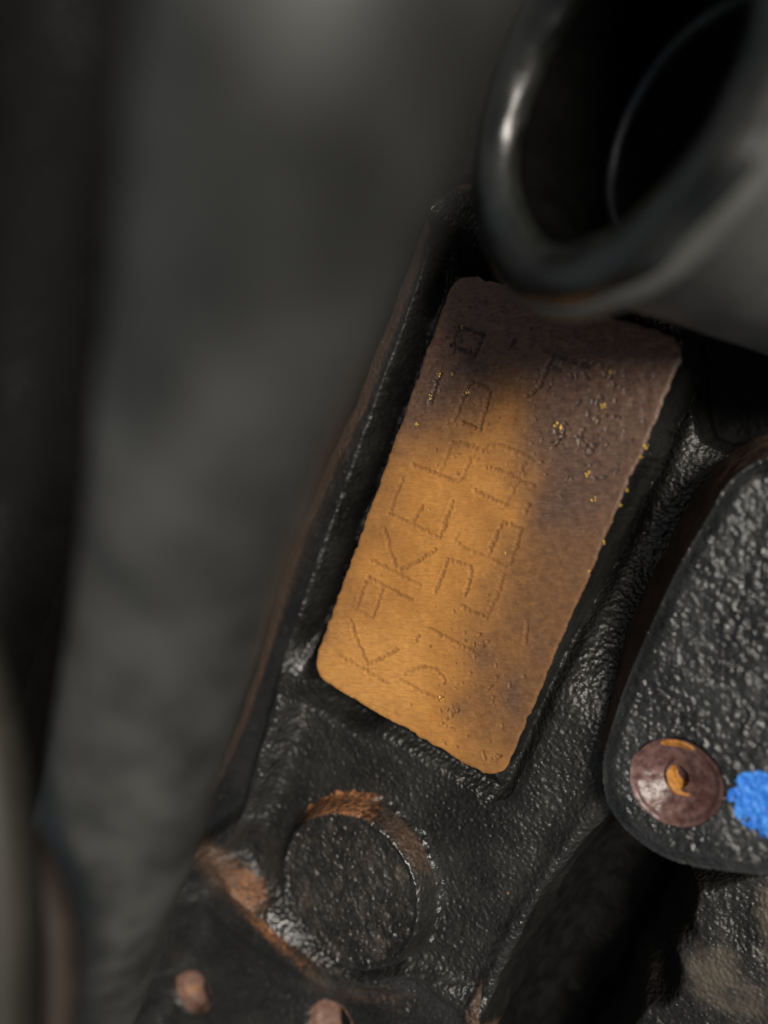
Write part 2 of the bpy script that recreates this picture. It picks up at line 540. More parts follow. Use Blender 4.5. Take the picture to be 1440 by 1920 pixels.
V = np.stack([X, Y, Z], -1).reshape(-1, 3)
Nn = grid_normals(X, Y, Z).reshape(-1, 3)
F = grid_faces(len(xs), len(ys))
gloss = np.clip(np.exp(-(dr / 2.2) ** 2) * (0.25 + 0.35 * np.exp(-((ur - 0.62) / 0.15) ** 2)) + 0.9 * blob(515, 1725, 45, 22, 42) + 0.7 * blob(760, 1850, 70, 25, 25) + blob(838, 420, 40, 60), 0, 1)
AT = {"gloss": gloss.ravel(), "rust": rust.ravel(), "brown": brown.ravel(), "dust": dust.ravel()}
fc = lambda A: A.ravel()[F].mean(1)
in_view = np.ones(len(F), bool)
f_hole = hole_in.ravel()[F].any(1)
f_ridge = (fc(dr) < 2.6) & (fc(edge) < 1.5) & ~f_hole
f_rib = (fc(db) < 2.2) & ~f_ridge & ~f_hole & (fc(edge) < 1.5)
f_deck = (fc(edge) < 1.5) & ~f_ridge & ~f_rib & ~f_hole
f_flange = (fc(fl) < 3.0) & ~(f_ridge | f_rib | f_deck | f_hole)
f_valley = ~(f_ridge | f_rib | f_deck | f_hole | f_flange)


def block_part(name, sel, mat, label=None):
    v, f, a, n = submesh(V, F, sel, AT, Nn)
    return keep(obj(name, mesh_from(name, v, f, [mat], None, a, n), block, label))


block_part("deck", f_deck, M_CAST)
block_part("shoulder_ridge", f_ridge, M_CAST, "rounded ridge along the outer side of the stamped pad")
block_part("branch_rib", f_rib, M_CAST, "low rib with orange rust running under the round boss")
block_part("recess", f_valley, M_SHADE)  # shade of the deep casting is painted in by the near-black colour
block_part("lower_flange", f_flange, M_CAST, "dusty flange down in the recess")


def cup(c, r, parent):
    """a drilled blind hole: crumbled rim, straight wall, shallow drill cone"""
    k = np.argmin(np.abs(X[0] - c[0])); l = np.argmin(np.abs(Y[:, 0] - c[1]))
    qq = np.hypot(X - c[0], Y - c[1]); zt = float(np.median(Z[(qq > r) & (qq < r + 0.6)]))
    th = np.linspace(0, 2 * math.pi, 97)[:-1]
    prof = [(r + 0.5, zt - 0.25), (r + 0.15, zt - 0.12), (r, zt - 0.3), (r - 0.03, zt - 0.5), (r - 0.1, zt - 1.9), (r - 0.25, zt - 2.1)] + [(r * f, zt - 2.2 - 1.2 * (1 - f)) for f in (0.85, 0.7, 0.5, 0.3, 0.1, 0.01)]
    R = np.array([p[0] for p in prof])[:, None] + 0 * th; zz = np.array([p[1] for p in prof])[:, None] + 0 * th
    R = R * (1 + 0.05 * fbm(np.cos(th) * 3 + c[0], np.sin(th) * 3, 1.5, 3, 57))
    x = c[0] + R * np.cos(th); y = c[1] + R * np.sin(th)
    zz = zz + fbm(x, y, 1.0, 3, 58) * 0.12
    i_ = np.arange(len(prof) * 96).reshape(len(prof), 96); j_ = np.roll(i_, -1, 1)
    f = np.stack([i_[:-1], i_[1:], j_[1:], j_[:-1]], -1).reshape(-1, 4)
    h_ = keep(obj("drilled_hole", mesh_from("drilled_hole", np.stack([x, y, zz], -1).reshape(-1, 3), f, [M_HOLE]), parent))
    # black disc laid in for the shade on the right side of the hole
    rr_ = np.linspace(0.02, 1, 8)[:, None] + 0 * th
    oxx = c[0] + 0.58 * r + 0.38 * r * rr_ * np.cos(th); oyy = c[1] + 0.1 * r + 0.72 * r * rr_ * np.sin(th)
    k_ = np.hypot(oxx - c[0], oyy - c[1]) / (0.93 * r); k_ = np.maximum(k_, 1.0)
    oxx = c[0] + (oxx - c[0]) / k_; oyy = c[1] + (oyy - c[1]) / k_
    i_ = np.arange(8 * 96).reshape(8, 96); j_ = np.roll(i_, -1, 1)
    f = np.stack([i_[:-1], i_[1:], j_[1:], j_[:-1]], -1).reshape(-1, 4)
    ol = obj("shade_disc", mesh_from("shade_disc", np.stack([oxx, oyy, 0 * oxx + zt - 2.1], -1).reshape(-1, 3), f, [M_SHADE]), h_)


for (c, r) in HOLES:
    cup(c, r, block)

# ---- round cast boss (polar sheet)
R_TOP, R_FOOT = 12.1, 13.3
rr = np.concatenate([np.linspace(0.05, 10.8, 64), np.linspace(10.9, 14.6, 40)])
th = np.linspace(0, 2 * math.pi, 361)[:-1]
TT, RR = np.meshgrid(th, rr)
bx = BOSS[0] + RR * np.cos(TT); by = BOSS[1] + RR * np.sin(TT)
wv = fbm(bx, by, 5, 3, 61) * 0.45 + fbm(bx, by, 1.6, 2, 65) * 0.2
prof = -0.4 - 0.3 * sm(11.6, 10.8, RR) - 5.4 * sm(R_TOP - 0.45, R_FOOT + 0.5, RR + wv) - 1.5 * sm(14.0, 14.6, RR) + (0.8 + 1.2 * fbm(bx, by, 1.4, 3, 66)) * np.exp(-((RR - 13.6 + wv * 0.6) / 0.5) ** 2)
bz = prof + fbm(bx, by, 1.5, 4, 62, 0.6) * 0.34 + fbm(bx, by, 0.7, 2, 63) * 0.14 - np.abs(vnoise(bx / 0.8, by / 0.8, 64)) * 0.24
bpx, bpv = pix(bx, by, bz)
ang = np.degrees(np.arctan2(-(bpv - 1668), bpx - 660))
wall = sm(R_TOP - 0.9, R_TOP + 0.1, RR + wv * 0.5)
b_rust = np.clip(wall * np.exp(-((ang - 102) / 27) ** 2) * 0.74 + 0.25 * sm(10.2, 11.8, RR) * np.exp(-((ang - 95) / 30) ** 2), 0, 1)
b_brown = sm(13.4, 12.9, RR + wv) * np.clip(wall * np.exp(-((ang - 40) / 40) ** 2) * 0.7, 0, 1)
b_gloss = np.clip(sm(11.2, 11.9, RR) * sm(12.6, 12.2, RR) + sm(13.0, 13.5, RR), 0, 1) * np.exp(-((ang - 25) / 60) ** 2)
b_dust = 0.46 * sm(12.1, 10.7, RR)
nr, nt = TT.shape
ii = np.arange(nr * nt).reshape(nr, nt)
jj = np.roll(ii, -1, 1)
BF = np.stack([ii[:-1], ii[1:], jj[1:], jj[:-1]], -1).reshape(-1, 4)
me = mesh_from("cast_boss", np.stack([bx, by, bz], -1).reshape(-1, 3), BF, [M_CAST], None,
               {"rust": b_rust.ravel(), "brown": b_brown.ravel(), "dust": b_dust.ravel(), "gloss": b_gloss.ravel()})
keep(obj("cast_boss", me, block, "round raised boss with a rusty upper rim below the pad"))

# ------------------------------------------------------------------ the stamped pad
corner = [on(a, b, 0.0) for a, b in ((854, 508), (1292, 637), (936, 1471), (583, 1262))]
pc = sum(corner) / 4
ul = (corner[0] - corner[3]); PLEN = np.hypot(*ul); ul /= PLEN
ut = (corner[1] - corner[0]); PWID = np.hypot(*ut); ut /= PWID
PS = 0.1
nu = int((PWID + 3.2) / PS); nv = int((PLEN + 3.2) / PS)
u = (np.arange(nu) - (nu - 1) / 2) * PS
v = (np.arange(nv) - (nv - 1) / 2) * PS
UU, VV = np.meshgrid(u, v)
CR = 3.3


def rr_sdf(a, b):
    qx = np.abs(a) - (PWID / 2 - CR); qy = np.abs(b) - (PLEN / 2 - CR)
    return np.hypot(np.maximum(qx, 0), np.maximum(qy, 0)) + np.minimum(np.maximum(qx, qy), 0) - CR


sd = rr_sdf(UU, VV)
e = 1e-3
gx = (rr_sdf(UU + e, VV) - sd) / e; gy = (rr_sdf(UU, VV + e) - sd) / e
out_d = np.clip(sd, 0, None)
ragged = fbm(UU, VV, 1.1, 3, 71) * 0.28 + fbm(UU, VV, 6, 2, 72) * 0.25
shift = -out_d + 0.45 * sm(0.2, 1.4, out_d) + ragged * sm(-1.2, 0.0, sd)
U2 = UU + gx * shift; V2 = VV + gy * shift
ZP = -0.14 * sm(-0.35, 0.0, sd) - 22.0 * sm(0.02, 1.3, out_d)
PXm = pc[0] + U2 * ut[0] + V2 * ul[0]
PYm = pc[1] + U2 * ut[1] + V2 * ul[1]

# dot-peened strokes, traced as runs of small round punch marks
STROKES = [
    [(633, 1228), (725, 1281)], [(659, 1163), (663, 1190), (676, 1216), (688, 1244)], [(746, 1217), (722, 1231), (690, 1245)],
    [(691, 1083), (721, 1099), (770, 1125)], [(684, 1092), (674, 1121), (667, 1146)], [(667, 1146), (697, 1158)], [(697, 1158), (706, 1136), (717, 1106)],
    [(696, 1051), (788, 1098)], [(721, 993), (729, 1025), (741, 1062)], [(815, 1031), (785, 1050), (750, 1068)],
    [(728, 963), (776, 985), (824, 1008)], [(732, 957), (743, 925), (755, 897)], [(775, 978), (782, 966), (790, 949)], [(824, 1008), (837, 972), (848, 940)],
    [(771, 871), (812, 887), (855, 904), (868, 896)], [(825, 886), (836, 858), (849, 830)], [(849, 830), (868, 833), (886, 837)], [(868, 896), (874, 878), (881, 862)],
    [(824, 702), (816, 726), (806, 755)], [(881, 716), (868, 745), (853, 786)], [(918, 738), (909, 770), (900, 798)], [(868, 794), (884, 800), (900, 805)], [(884, 717), (900, 722), (919, 734)],
    [(905, 628), (897, 650), (888, 672)], [(846, 648), (866, 655), (888, 665)], [(862, 613), (884, 620), (905, 628)], [(862, 613), (854, 631), (846, 648)],
    [(751, 1275), (793, 1299), (824, 1312)], [(757, 1264), (772, 1255), (794, 1250), (815, 1255), (828, 1266), (834, 1281)],
    [(802, 1178), (845, 1200), (887, 1221)], [(780, 1201), (786, 1192)],
    [(838, 1050), (831, 1075), (815, 1111)], [(838, 1049), (860, 1056), (882, 1063)], [(884, 1070), (879, 1092), (871, 1117)], [(864, 1136), (888, 1149), (911, 1159)], [(911, 1159), (924, 1128), (940, 1093)],
    [(857, 1004), (852, 1014), (866, 1027), (912, 1044), (935, 1058), (948, 1062), (959, 1048)], [(916, 1039), (928, 1008), (941, 980)], [(941, 980), (958, 985), (974, 993)], [(974, 993), (967, 1022), (959, 1048)],
    [(888, 919), (900, 927), (948, 947)], [(948, 947), (958, 928), (967, 904)], [(921, 876), (944, 887), (972, 900)], [(972, 905), (988, 907), (1002, 911)], [(984, 960), (990, 947)],
    [(920, 834), (942, 837), (970, 849), (998, 863)], [(905, 842), (913, 836)], [(977, 882), (982, 870)],
    [(1024, 656), (1037, 665), (1066, 675), (1106, 688)], [(1036, 668), (1022, 700), (1011, 724), (992, 742)], [(956, 654), (963, 640)],
    [(1094, 806), (1088, 824)], [(1120, 832), (1101, 854)], [(989, 1166), (984, 1204)], [(937, 1095), (944, 1078)], [(1036, 690), (1046, 694)],
]
stroke = np.zeros(PXm.shape); groove = np.zeros(PXm.shape)
PZ0 = np.zeros(PXm.shape)


def stamp(cx, cy, r, depth, fill=1.0, lip=0.16, ell=1.0, rot=0.0):
    """one conical punch mark with a small burr around it"""
    i0 = int((((cx - pc[0]) * ut[0] + (cy - pc[1]) * ut[1]) - u[0]) / PS)
    j0 = int((((cx - pc[0]) * ul[0] + (cy - pc[1]) * ul[1]) - v[0]) / PS)
    k = int(2.6 * r / PS) + 2
    sl = (slice(max(j0 - k, 0), j0 + k), slice(max(i0 - k, 0), i0 + k))
    dx_ = PXm[sl] - cx; dy_ = PYm[sl] - cy
    q = np.hypot((dx_ * math.cos(rot) + dy_ * math.sin(rot)) / ell, (dy_ * math.cos(rot) - dx_ * math.sin(rot)) * ell) / r
    groove[sl] = np.minimum(groove[sl], -depth * np.clip(1 - q ** 1.6, 0, 1)) + 0.0
    burr = lip * depth * np.exp(-((q - 1.45) / 0.35) ** 2)
    PZ0[sl] = np.maximum(PZ0[sl], burr)
    stroke[sl] = np.maximum(stroke[sl], fill * sm(1.15, 0.5, q))


for st in STROKES:
    mm = poly(st, 0.0)
    seg = np.hypot(*(np.diff(mm, axis=0)).T)
    tot = seg.sum(); n = max(2, int(tot / 0.34))
    cum = np.concatenate([[0], np.cumsum(seg)])
    weak = random.uniform(0.6, 1.0) * (1.8 if st[0][1] < 800 else 0.95)
    for k in range(n + 1):
        s = tot * k / n
        x = np.interp(s, cum, mm[:, 0]) + random.gauss(0, 0.08); y = np.interp(s, cum, mm[:, 1]) + random.gauss(0, 0.05)
        stamp(x, y, random.uniform(0.30, 0.44), random.uniform(0.07, 0.23) * weak, weak * random.uniform(0.4, 1.0))
for k in range(300):                      # corrosion pits
    if k < 220:
        cx, cy = random.uniform(820, 1230), random.uniform(560, 900)
    elif k < 275:
        cx, cy = random.gauss(880, 45), random.gauss(1300, 70)
    else:
        cx, cy = random.uniform(620, 1150), random.uniform(560, 1420)
    x, y = on(cx, cy, 0)
    a = (x - pc[0]) * ut[0] + (y - pc[1]) * ut[1]; b = (x - pc[0]) * ul[0] + (y - pc[1]) * ul[1]
    if rr_sdf(np.array(a), np.array(b)) > -1.0:
        continue
    stamp(x, y, random.uniform(0.14, 0.34), random.uniform(0.05, 0.18), random.uniform(0.2, 0.9), 0.05, random.uniform(1.0, 1.6), random.uniform(0, 3.1))
for (cx, cy, n_) in ((1138, 698, 9), (1130, 765, 9), (1050, 812, 8), (1100, 835, 7), (890, 1205, 9), (838, 1338, 10), (1075, 705, 8), (870, 655, 9), (1010, 700, 7), (940, 1300, 6), (920, 1410, 7)):
    for k in range(n_):
        x, y = on(random.gauss(cx, 15), random.gauss(cy, 13), 0)
        stamp(x, y, random.uniform(0.18, 0.42), random.uniform(0.12, 0.30), random.uniform(0.5, 1.0), 0.12, random.uniform(1.0, 1.7), random.uniform(0, 3.1))
inside = sm(0.0, -0.6, sd)
ZP = ZP + (groove + PZ0 * (groove > -0.02) + fbm(UU, VV, 1.2, 4, 73, 0.6) * (0.05 + 0.07 * sm(950, 650, pix(PXm, PYm, 0 * PXm)[1])) + fbm(UU, VV, 12, 2, 74) * 0.10) * inside
ppx, ppy = pix(PXm, PYm, np.minimum(ZP, 0) * 0)
jx = ppx + fbm(UU, VV, 9, 4, 75) * 60; jy = ppy + fbm(UU, VV, 9, 4, 76) * 60
o_sd = sdf(jx, jy, np.array([(560, 1290), (745, 850), (790, 800), (860, 772), (905, 735), (965, 715), (1000, 770), (985, 850), (965, 905), (975, 985), (948, 1060), (925, 1150), (900, 1230), (880, 1320), (900, 1500), (620, 1340)], float))
p_sd = sdf(jx, jy, np.array([(840, 470), (1340, 600), (1200, 905), (1110, 1005), (1030, 980), (1020, 905), (1030, 820), (1000, 745), (950, 668), (890, 668), (860, 725), (800, 795), (730, 800)], float))
orange = sm(190, -190, o_sd)
purple = sm(160, -120, p_sd)
for (cx, cy, rx, ry, k) in ((905, 1235, 26, 45, .5), (965, 1300, 30, 60, .6), (860, 1330, 40, 28, .45), (612, 1195, 9, 45, .4), (1000, 1210, 30, 50, .35)):
    purple = np.maximum(purple, k * np.exp(-(((ppx - cx) / rx) ** 2 + ((ppy - cy) / ry) ** 2)))
PF = grid_faces(nu, nv)
sdf_face = sd.ravel()[PF].mean(1)
Zpad = ZP
pv = np.stack([PXm, PYm, Zpad], -1).reshape(-1, 3)
fkeep = sdf_face < 1.45
orange = orange * (0.42 + 0.58 * sm(660, 960, jy))
pale = np.exp(-(((jx - 640) / 150) ** 2 + ((jy - 1270) / 150) ** 2))
pv_, pf_, pa_, _ = submesh(pv, PF, fkeep, {"pale": pale.ravel(), "orange": orange.ravel(), "purple": purple.ravel(), "stroke": stroke.ravel(),
                                          "rust": np.zeros(pv.shape[0]), "brown": np.zeros(pv.shape[0]), "dust": np.zeros(pv.shape[0])}, pv)
wallm = (sdf_face[fkeep] > 0.16).astype(int)
pad = keep(obj("stamp_pad", mesh_from("stamp_pad", pv_, pf_, [M_PAD, M_CAST], wallm, pa_), block,
               "raised machined pad, orange and brown rust, dot-stamped with characters"))


def grain_mesh(seed):
    r = random.Random(seed)
    vs, fs = [], []
    for k in range(5):
        c = Vector((r.gauss(0, .22), r.gauss(0, .22), .08 + r.random() * .1)); s = r.uniform(.12, .26)
        b = len(vs)
        for d in ((1, 0, 0), (0, 1, 0), (-1, 0, 0), (0, -1, 0), (0, 0, 1), (0, 0, -1)):
            vs.append(c + Vector(d) * s * r.uniform(.7, 1.2))
        fs += [(b + i, b + (i + 1) % 4, b + 4) for i in range(4)] + [(b + (i + 1) % 4, b + i, b + 5) for i in range(4)]
    return mesh_from("rust_fleck", np.array([tuple(q) for q in vs]), np.array(fs), [M_FLECK])


fleck_meshes = [grain_mesh(k) for k in range(4)]
for me in fleck_meshes:
    me.polygons.foreach_set("use_smooth", np.zeros(len(me.polygons), bool))
FLECKS = [(1047, 799, 1.25), (1131, 765, 1.1), (823, 705, .8), (848, 702, .5), (807, 745, .8), (779, 797, .8), (875, 736, .7), (1101, 890, .9), (1112, 937, .8),
          (945, 1036, .6), (1208, 836, .8), (1200, 857, .5), (826, 1309, .8), (1163, 945, .6), (1176, 918, .5), (1131, 1016, .6), (866, 613, .5), (1147, 696, .8), (1105, 1071, .5)]
for k, (a, b, s) in enumerate(FLECKS):
    o = obj("rust_fleck", fleck_meshes[k % 4], pad)
    w = on(a, b, 0.05)
    o.location = Vector((w[0], w[1], 0.0)) * S
    o.scale = (s, s, s); o.rotation_euler = (0, 0, k * 1.3)

# ------------------------------------------------------------------ rough cast bracket on the right
ZB = -1.0
bracket = empty("cast_bracket", (*on(1330, 1250, ZB), ZB), "rough glossy black casting with a rusty drilled dimple and blue paint mark", "casting")
bk_poly = poly(smooth_line([(2250, 838), (1900, 840), (1640, 842), (1500, 852), (1425, 868), (1372, 905), (1332, 968), (1276, 1065), (1228, 1165), (1180, 1275), (1148, 1370),
                            (1133, 1435), (1140, 1505), (1178, 1562), (1240, 1606), (1310, 1628), (1400, 1640), (1500, 1648), (1640, 1655), (1900, 1662), (2250, 1670)], 5), ZB)
x0, x1 = bk_poly[:, 0].min() - 10, on(1475, 1200, ZB)[0] + 6
y0, y1 = bk_poly[:, 1].min() - 9, bk_poly[:, 1].max() + 9
bxs = np.arange(x0, x1, 0.13); bys = np.arange(y0, y1, 0.13)
bxs = np.concatenate([bxs, bxs[-1] + np.cumsum(np.geomspace(0.2, 1.6, 40))])
BX, BY = np.meshgrid(bxs, bys)
bd = sdf(BX, BY, bk_poly) + 0 * BX
low = sm(on(1140, 1440, ZB)[1] + 3, on(1140, 1520, ZB)[1], BY)          # the underside of the casting drops steeply
bprof = -0.8 * sm(-1.6, 0.2, bd)
tex = fbm(BX, BY, 0.85, 3, 83, 0.55)
pim = np.abs(vnoise(BX / 0.56 + 3, BY / 0.56, 84)) * 2
BZ = ZB + bprof + (tex * 0.22 - pim * 0.11 + fbm(BX, BY, 2.2, 2, 86) * 0.16) * (0.45 + 0.55 * sm(0.4, -0.8, bd)) + fbm(BX, BY, 14, 2, 85) * 0.5
DC = on(1266, 1466, ZB - 0.2); DR = 5.5
ca = math.radians(-25)
dq = np.hypot(BX - DC[0], BY - DC[1])
cut = dq < DR
keepf_sel = ~((dq < DR - 0.1).ravel()[grid_faces(len(bxs), len(bys))].all(1))
BZ = np.where(dq < DR + 0.35, np.minimum(BZ, ZB + 0.25), BZ)
BZ = np.where(dq < DR, ZB - 1.6, BZ)
bbrown = 0.0 * bd * (1 - low)
BFc = grid_faces(len(bxs), len(bys))
bdm = bd.ravel()[BFc].mean(1)
far = bdm < 7.4
Bv = np.stack([BX, BY, BZ], -1).reshape(-1, 3)
Bn = grid_normals(BX, BY, BZ).reshape(-1, 3)
zero = np.zeros(len(Bv))
BA = {"brown": bbrown.ravel(), "rust": zero, "dust": zero}
f_face = (bdm < 0.25) & keepf_sel
vv, ff, aa, nn = submesh(Bv, BFc, f_face, BA, Bn)
keep(obj("rough_face", mesh_from("rough_face", vv, ff, [M_GLOSS], None, aa, nn), bracket))
# its side: a skirt swept down and outwards from the outline of the face
bl_ = np.array(bk_poly); bsg = np.concatenate([[0], np.cumsum(np.hypot(*np.diff(bl_, axis=0).T))])
bt = np.arange(0, bsg[-1], 0.25)
ox = np.interp(bt, bsg, bl_[:, 0]); oy = np.interp(bt, bsg, bl_[:, 1])
tx = np.gradient(ox); ty = np.gradient(oy)
kk = np.exp(-(np.arange(-12, 13) / 6.0) ** 2); kk /= kk.sum()
tx = np.convolve(np.pad(tx, 12, 'edge'), kk, 'valid'); ty = np.convolve(np.pad(ty, 12, 'edge'), kk, 'valid')
tl_ = np.hypot(tx, ty); nx_, ny_ = ty / tl_, -tx / tl_
if np.mean(sdf(ox + nx_, oy + ny_, bk_poly)) < 0:
    nx_, ny_ = -nx_, -ny_
lowb = sm(on(1140, 1400, ZB)[1], on(1140, 1530, ZB)[1], oy)
rows_, brs = [], []
for k in np.linspace(0, 1, 34):
    wv_ = fbm(bt, bt * 0 + k * 6, 6, 3, 87) * 0.7 * k + fbm(bt, bt * 0 + k * 12, 1.2, 3, 88) * 0.22 * min(1, k * 6)
    od = -0.25 + (3.6 - 2.2 * lowb) * (k ** 1.0) + wv_
    zz = ZB - 0.75 - (9.5 + 20 * lowb) * (0.25 * k + 0.75 * k ** 1.6)
    rows_.append(np.stack([ox + nx_ * od, oy + ny_ * od, zz], -1)); brs.append(sm(0.03, 0.16, np.full(ox.shape, k)) * (1 - lowb))
SV = np.concatenate(rows_)
sf_ = grid_faces(len(bt), len(rows_))
bz0 = np.zeros(len(SV))
keep(obj("side_wall", mesh_from("side_wall", SV, sf_, [M_GLOSS], None, {"brown": np.concatenate(brs), "rust": bz0, "dust": bz0}), bracket, "brown stained side of the rough casting"))


def polar(name, cx, cy, rads, zf, mat, parent, seed=0, rag=0.0, nt=96, attrs=None):
    th = np.linspace(0, 2 * math.pi, nt + 1)[:-1]
    T, R = np.meshgrid(th, rads)
    x = cx + R * np.cos(T); y = cy + R * np.sin(T)
    z = zf(R, x, y)
    if rag:
        w = 1 + rag * fbm(np.cos(T) * 3, np.sin(T) * 3, 1.0, 3, seed)
        x = cx + R * w * np.cos(T); y = cy + R * w * np.sin(T)
    nr = len(rads)
    i = np.arange(nr * nt).reshape(nr, nt); j = np.roll(i, -1, 1)
    f = np.stack([i[:-1], i[1:], j[1:], j[:-1]], -1).reshape(-1, 4)
    return keep(obj(name, mesh_from(name, np.stack([x, y, z], -1).reshape(-1, 3), f, [mat]), parent))


dz = lambda R, x, y: ZB + 0.12 - 0.25 * sm(DR - 0.35, DR - 0.9, R) - 2.7 * (1 - (R / DR)) ** 1.1 + fbm(x, y, 2.4, 3, 91) * 0.22 + fbm(x, y, 0.8, 2, 99) * 0.06
dim = polar("drilled_dimple", DC[0], DC[1], np.linspace(1.5, DR, 40), dz, M_DIMPLE, bracket, 92, 0.03)
dim["label"] = "shallow purple brown rusty cone drilled into the casting"
PCt = DC + np.array([1.15, 0.25])
pz = lambda R, x, y: ZB - 1.7 - 1.5 * sm(2.3, 1.1, R) + 0.05 * sm(2.3, 1.8, R) + fbm(x, y, 0.8, 3, 93) * 0.12
ph = polar("pilot_hole", PCt[0], PCt[1], np.linspace(0.03, 2.4, 20), pz, M_DIMPLE, dim, 94, 0.05)
ph.matrix_parent_inverse = Matrix.Identity(4)
# a crescent of bright rust on the wall of the pilot hole, and a scab on the rim of the dimple


def scab(name, cx, cy, r0, r1, a0, a1, zc, seed):
    nr, na = 10, 48
    t = np.linspace(math.radians(a0), math.radians(a1), na)
    fr = np.linspace(-1, 1, nr)
    T, Q = np.meshgrid(t, fr)
    w = np.sin((T - t[0]) / (t[-1] - t[0]) * math.pi) ** 0.5
    w = w * (1 + 0.35 * fbm(np.cos(T) * 3, np.sin(T) * 3, 1.0, 3, seed))
    R = (r0 + r1) / 2 + (r1 - r0) / 2 * Q * w
    x = cx + R * np.cos(T); y = cy + R * np.sin(T)
    z = zc(x, y) + 0.22 * np.sqrt(np.clip(1 - Q * Q, 0, 1)) * np.sqrt(np.clip(w, 0, 1)) + fbm(x, y, 0.5, 3, seed + 1) * 0.10
    o = keep(obj(name, mesh_from(name, np.stack([x, y, z], -1).reshape(-1, 3), grid_faces(na, nr), [M_ORANGE]), dim))
    o.matrix_parent_inverse = Matrix.Identity(4)


scab("rust_crescent", PCt[0], PCt[1], 0.95, 2.65, 140, 325, lambda x, y: pz(np.hypot(x - PCt[0], y - PCt[1]), x, y), 95)
scab("rust_scab", DC[0], DC[1], 4.3, 5.45, 62, 112, lambda x, y: dz(np.hypot(x - DC[0], y - DC[1]), x, y), 98)

# blue paint daub: a thin skin lying on the casting, following its relief
bl = sdf(BX, BY, poly(smooth_line([(1362, 1500), (1378, 1462), (1412, 1448), (1442, 1452), (1480, 1462), (1500, 1500), (1490, 1555), (1448, 1572), (1408, 1558), (1380, 1530), (1362, 1500)], 4), ZB))
bl = bl + fbm(BX, BY, 1.2, 4, 97, 0.65) * 0.9 + np.clip(-tex - 0.16, 0, 1) * 2.0
bsel = (bl.ravel()[BFc].max(1) < 0.0)
vv, ff, aa, nn = submesh(Bv + np.array([0, 0, 0.05]), BFc, bsel, {}, Bn)
keep(obj("paint_mark", mesh_from("paint_mark", vv, ff, [M_BLUE], None, None, nn), bracket, "bright blue paint daub beside the dimple"))


# ------------------------------------------------------------------ swept tubes
def sweep(path, radii, nt, lump=None, wob=0.0, seed=0):
    """rings along a path of places; returns vertices and quads"""
    P = np.array(path, float); n = len(P)
    Tn = np.gradient(P, axis=0); Tn /= np.linalg.norm(Tn, axis=1, keepdims=True)
    a = np.array([0.3, 0.2, 1.0]); vs = []
    for k in range(n):
        b = np.cross(Tn[k], a); b /= np.linalg.norm(b); a2 = np.cross(b, Tn[k])
        for q in range(nt):
            t = 2 * math.pi * q / nt
            d = a2 * math.cos(t) + b * math.sin(t)
            vs.append((P[k], d, radii[k], t))
    C = np.array([x[0] for x in vs]); D = np.array([x[1] for x in vs]); R = np.array([x[2] for x in vs]); A = np.array([x[3] for x in vs])
    pos = C + D * R[:, None]
    if wob:
        R = R + wob * fbm(pos[:, 0] + pos[:, 2] * 0.6, pos[:, 1] - pos[:, 2] * 0.3, 16, 3, seed)
    if lump is not None:
        for (w, r, h) in lump:
            R = R + h * np.exp(-(np.linalg.norm(pos - w, axis=1) / r) ** 2)
    pos = C + D * R[:, None]
    i = np.arange(n * nt).reshape(n, nt); j = np.roll(i, -1, 1)
    f = np.stack([i[:-1], j[:-1], j[1:], i[1:]], -1).reshape(-1, 4)
    return pos, f


def curve3(pts, n=8):
    return smooth_line([at(a, b, d) for a, b, d in pts], n)


# grey hose in front, close to the lens
hp = [(790, -420, 33), (690, -180, 33.5), (588, 80, 35), (508, 450, 39), (430, 800, 46), (338, 1120, 57), (240, 1480, 76), (150, 1780, 92), (60, 2100, 108), (-60, 2450, 124)]
hq = np.array(hp, float); ht = np.linspace(-1, 1, len(hq)); hu = np.linspace(-1, 1, 90)
hfit = [np.polyval(np.polyfit(ht, hq[:, k], 3), hu) for k in range(3)]
hpath = at(hfit[0], hfit[1], hfit[2])
hr = np.interp(np.linspace(0, 1, len(hpath)), [0, .22, .4, .55, .75, 1], [7.5, 7.4, 7.4, 7.6, 8.3, 8.6])
hose = empty("grey_hose", hpath[len(hpath) // 2], "thick grey rubber hose blurred in front of the block", "hose")
pos, f = sweep(hpath, hr, 72, [(at(490, 150, 28), 4, 0.7), (at(370, 480, 31), 4, 0.6), (at(395, 665, 35), 3.5, -0.7), (at(540, 620, 36), 4, 0.4), (at(300, 1000, 46), 7, 0.5), (at(640, 330, 31), 4, -0.4)], 0.0, 101)
keep(obj("hose_wall", mesh_from("hose_wall", pos, f, [M_HOSE]), hose))

for nm, lab, mat, pts, r in (
        ("cable", "thin brown cable blurred along the lower side of the grey hose", M_BROWN, [(-200, 1300, 58), (-40, 1480, 60), (70, 1640, 62), (108, 1790, 63), (95, 1980, 64), (60, 2250, 64)], 1.7),
        ("cable", "tan cable blurred at the lower corner beside the brown one", M_TAN, [(-220, 950, 56), (-80, 1180, 57), (-15, 1420, 58), (8, 1700, 58), (5, 1950, 58), (-10, 2300, 58)], 2.4)):
    pth = curve3(pts, 10)
    c = empty(nm, pth[len(pth) // 2], lab, "cable", "cables beside the grey hose")
    pos, f = sweep(pth, [r] * len(pth), 24, None, 0.15, 105)
    keep(obj("sleeve", mesh_from("sleeve", pos, f, [mat]), c))

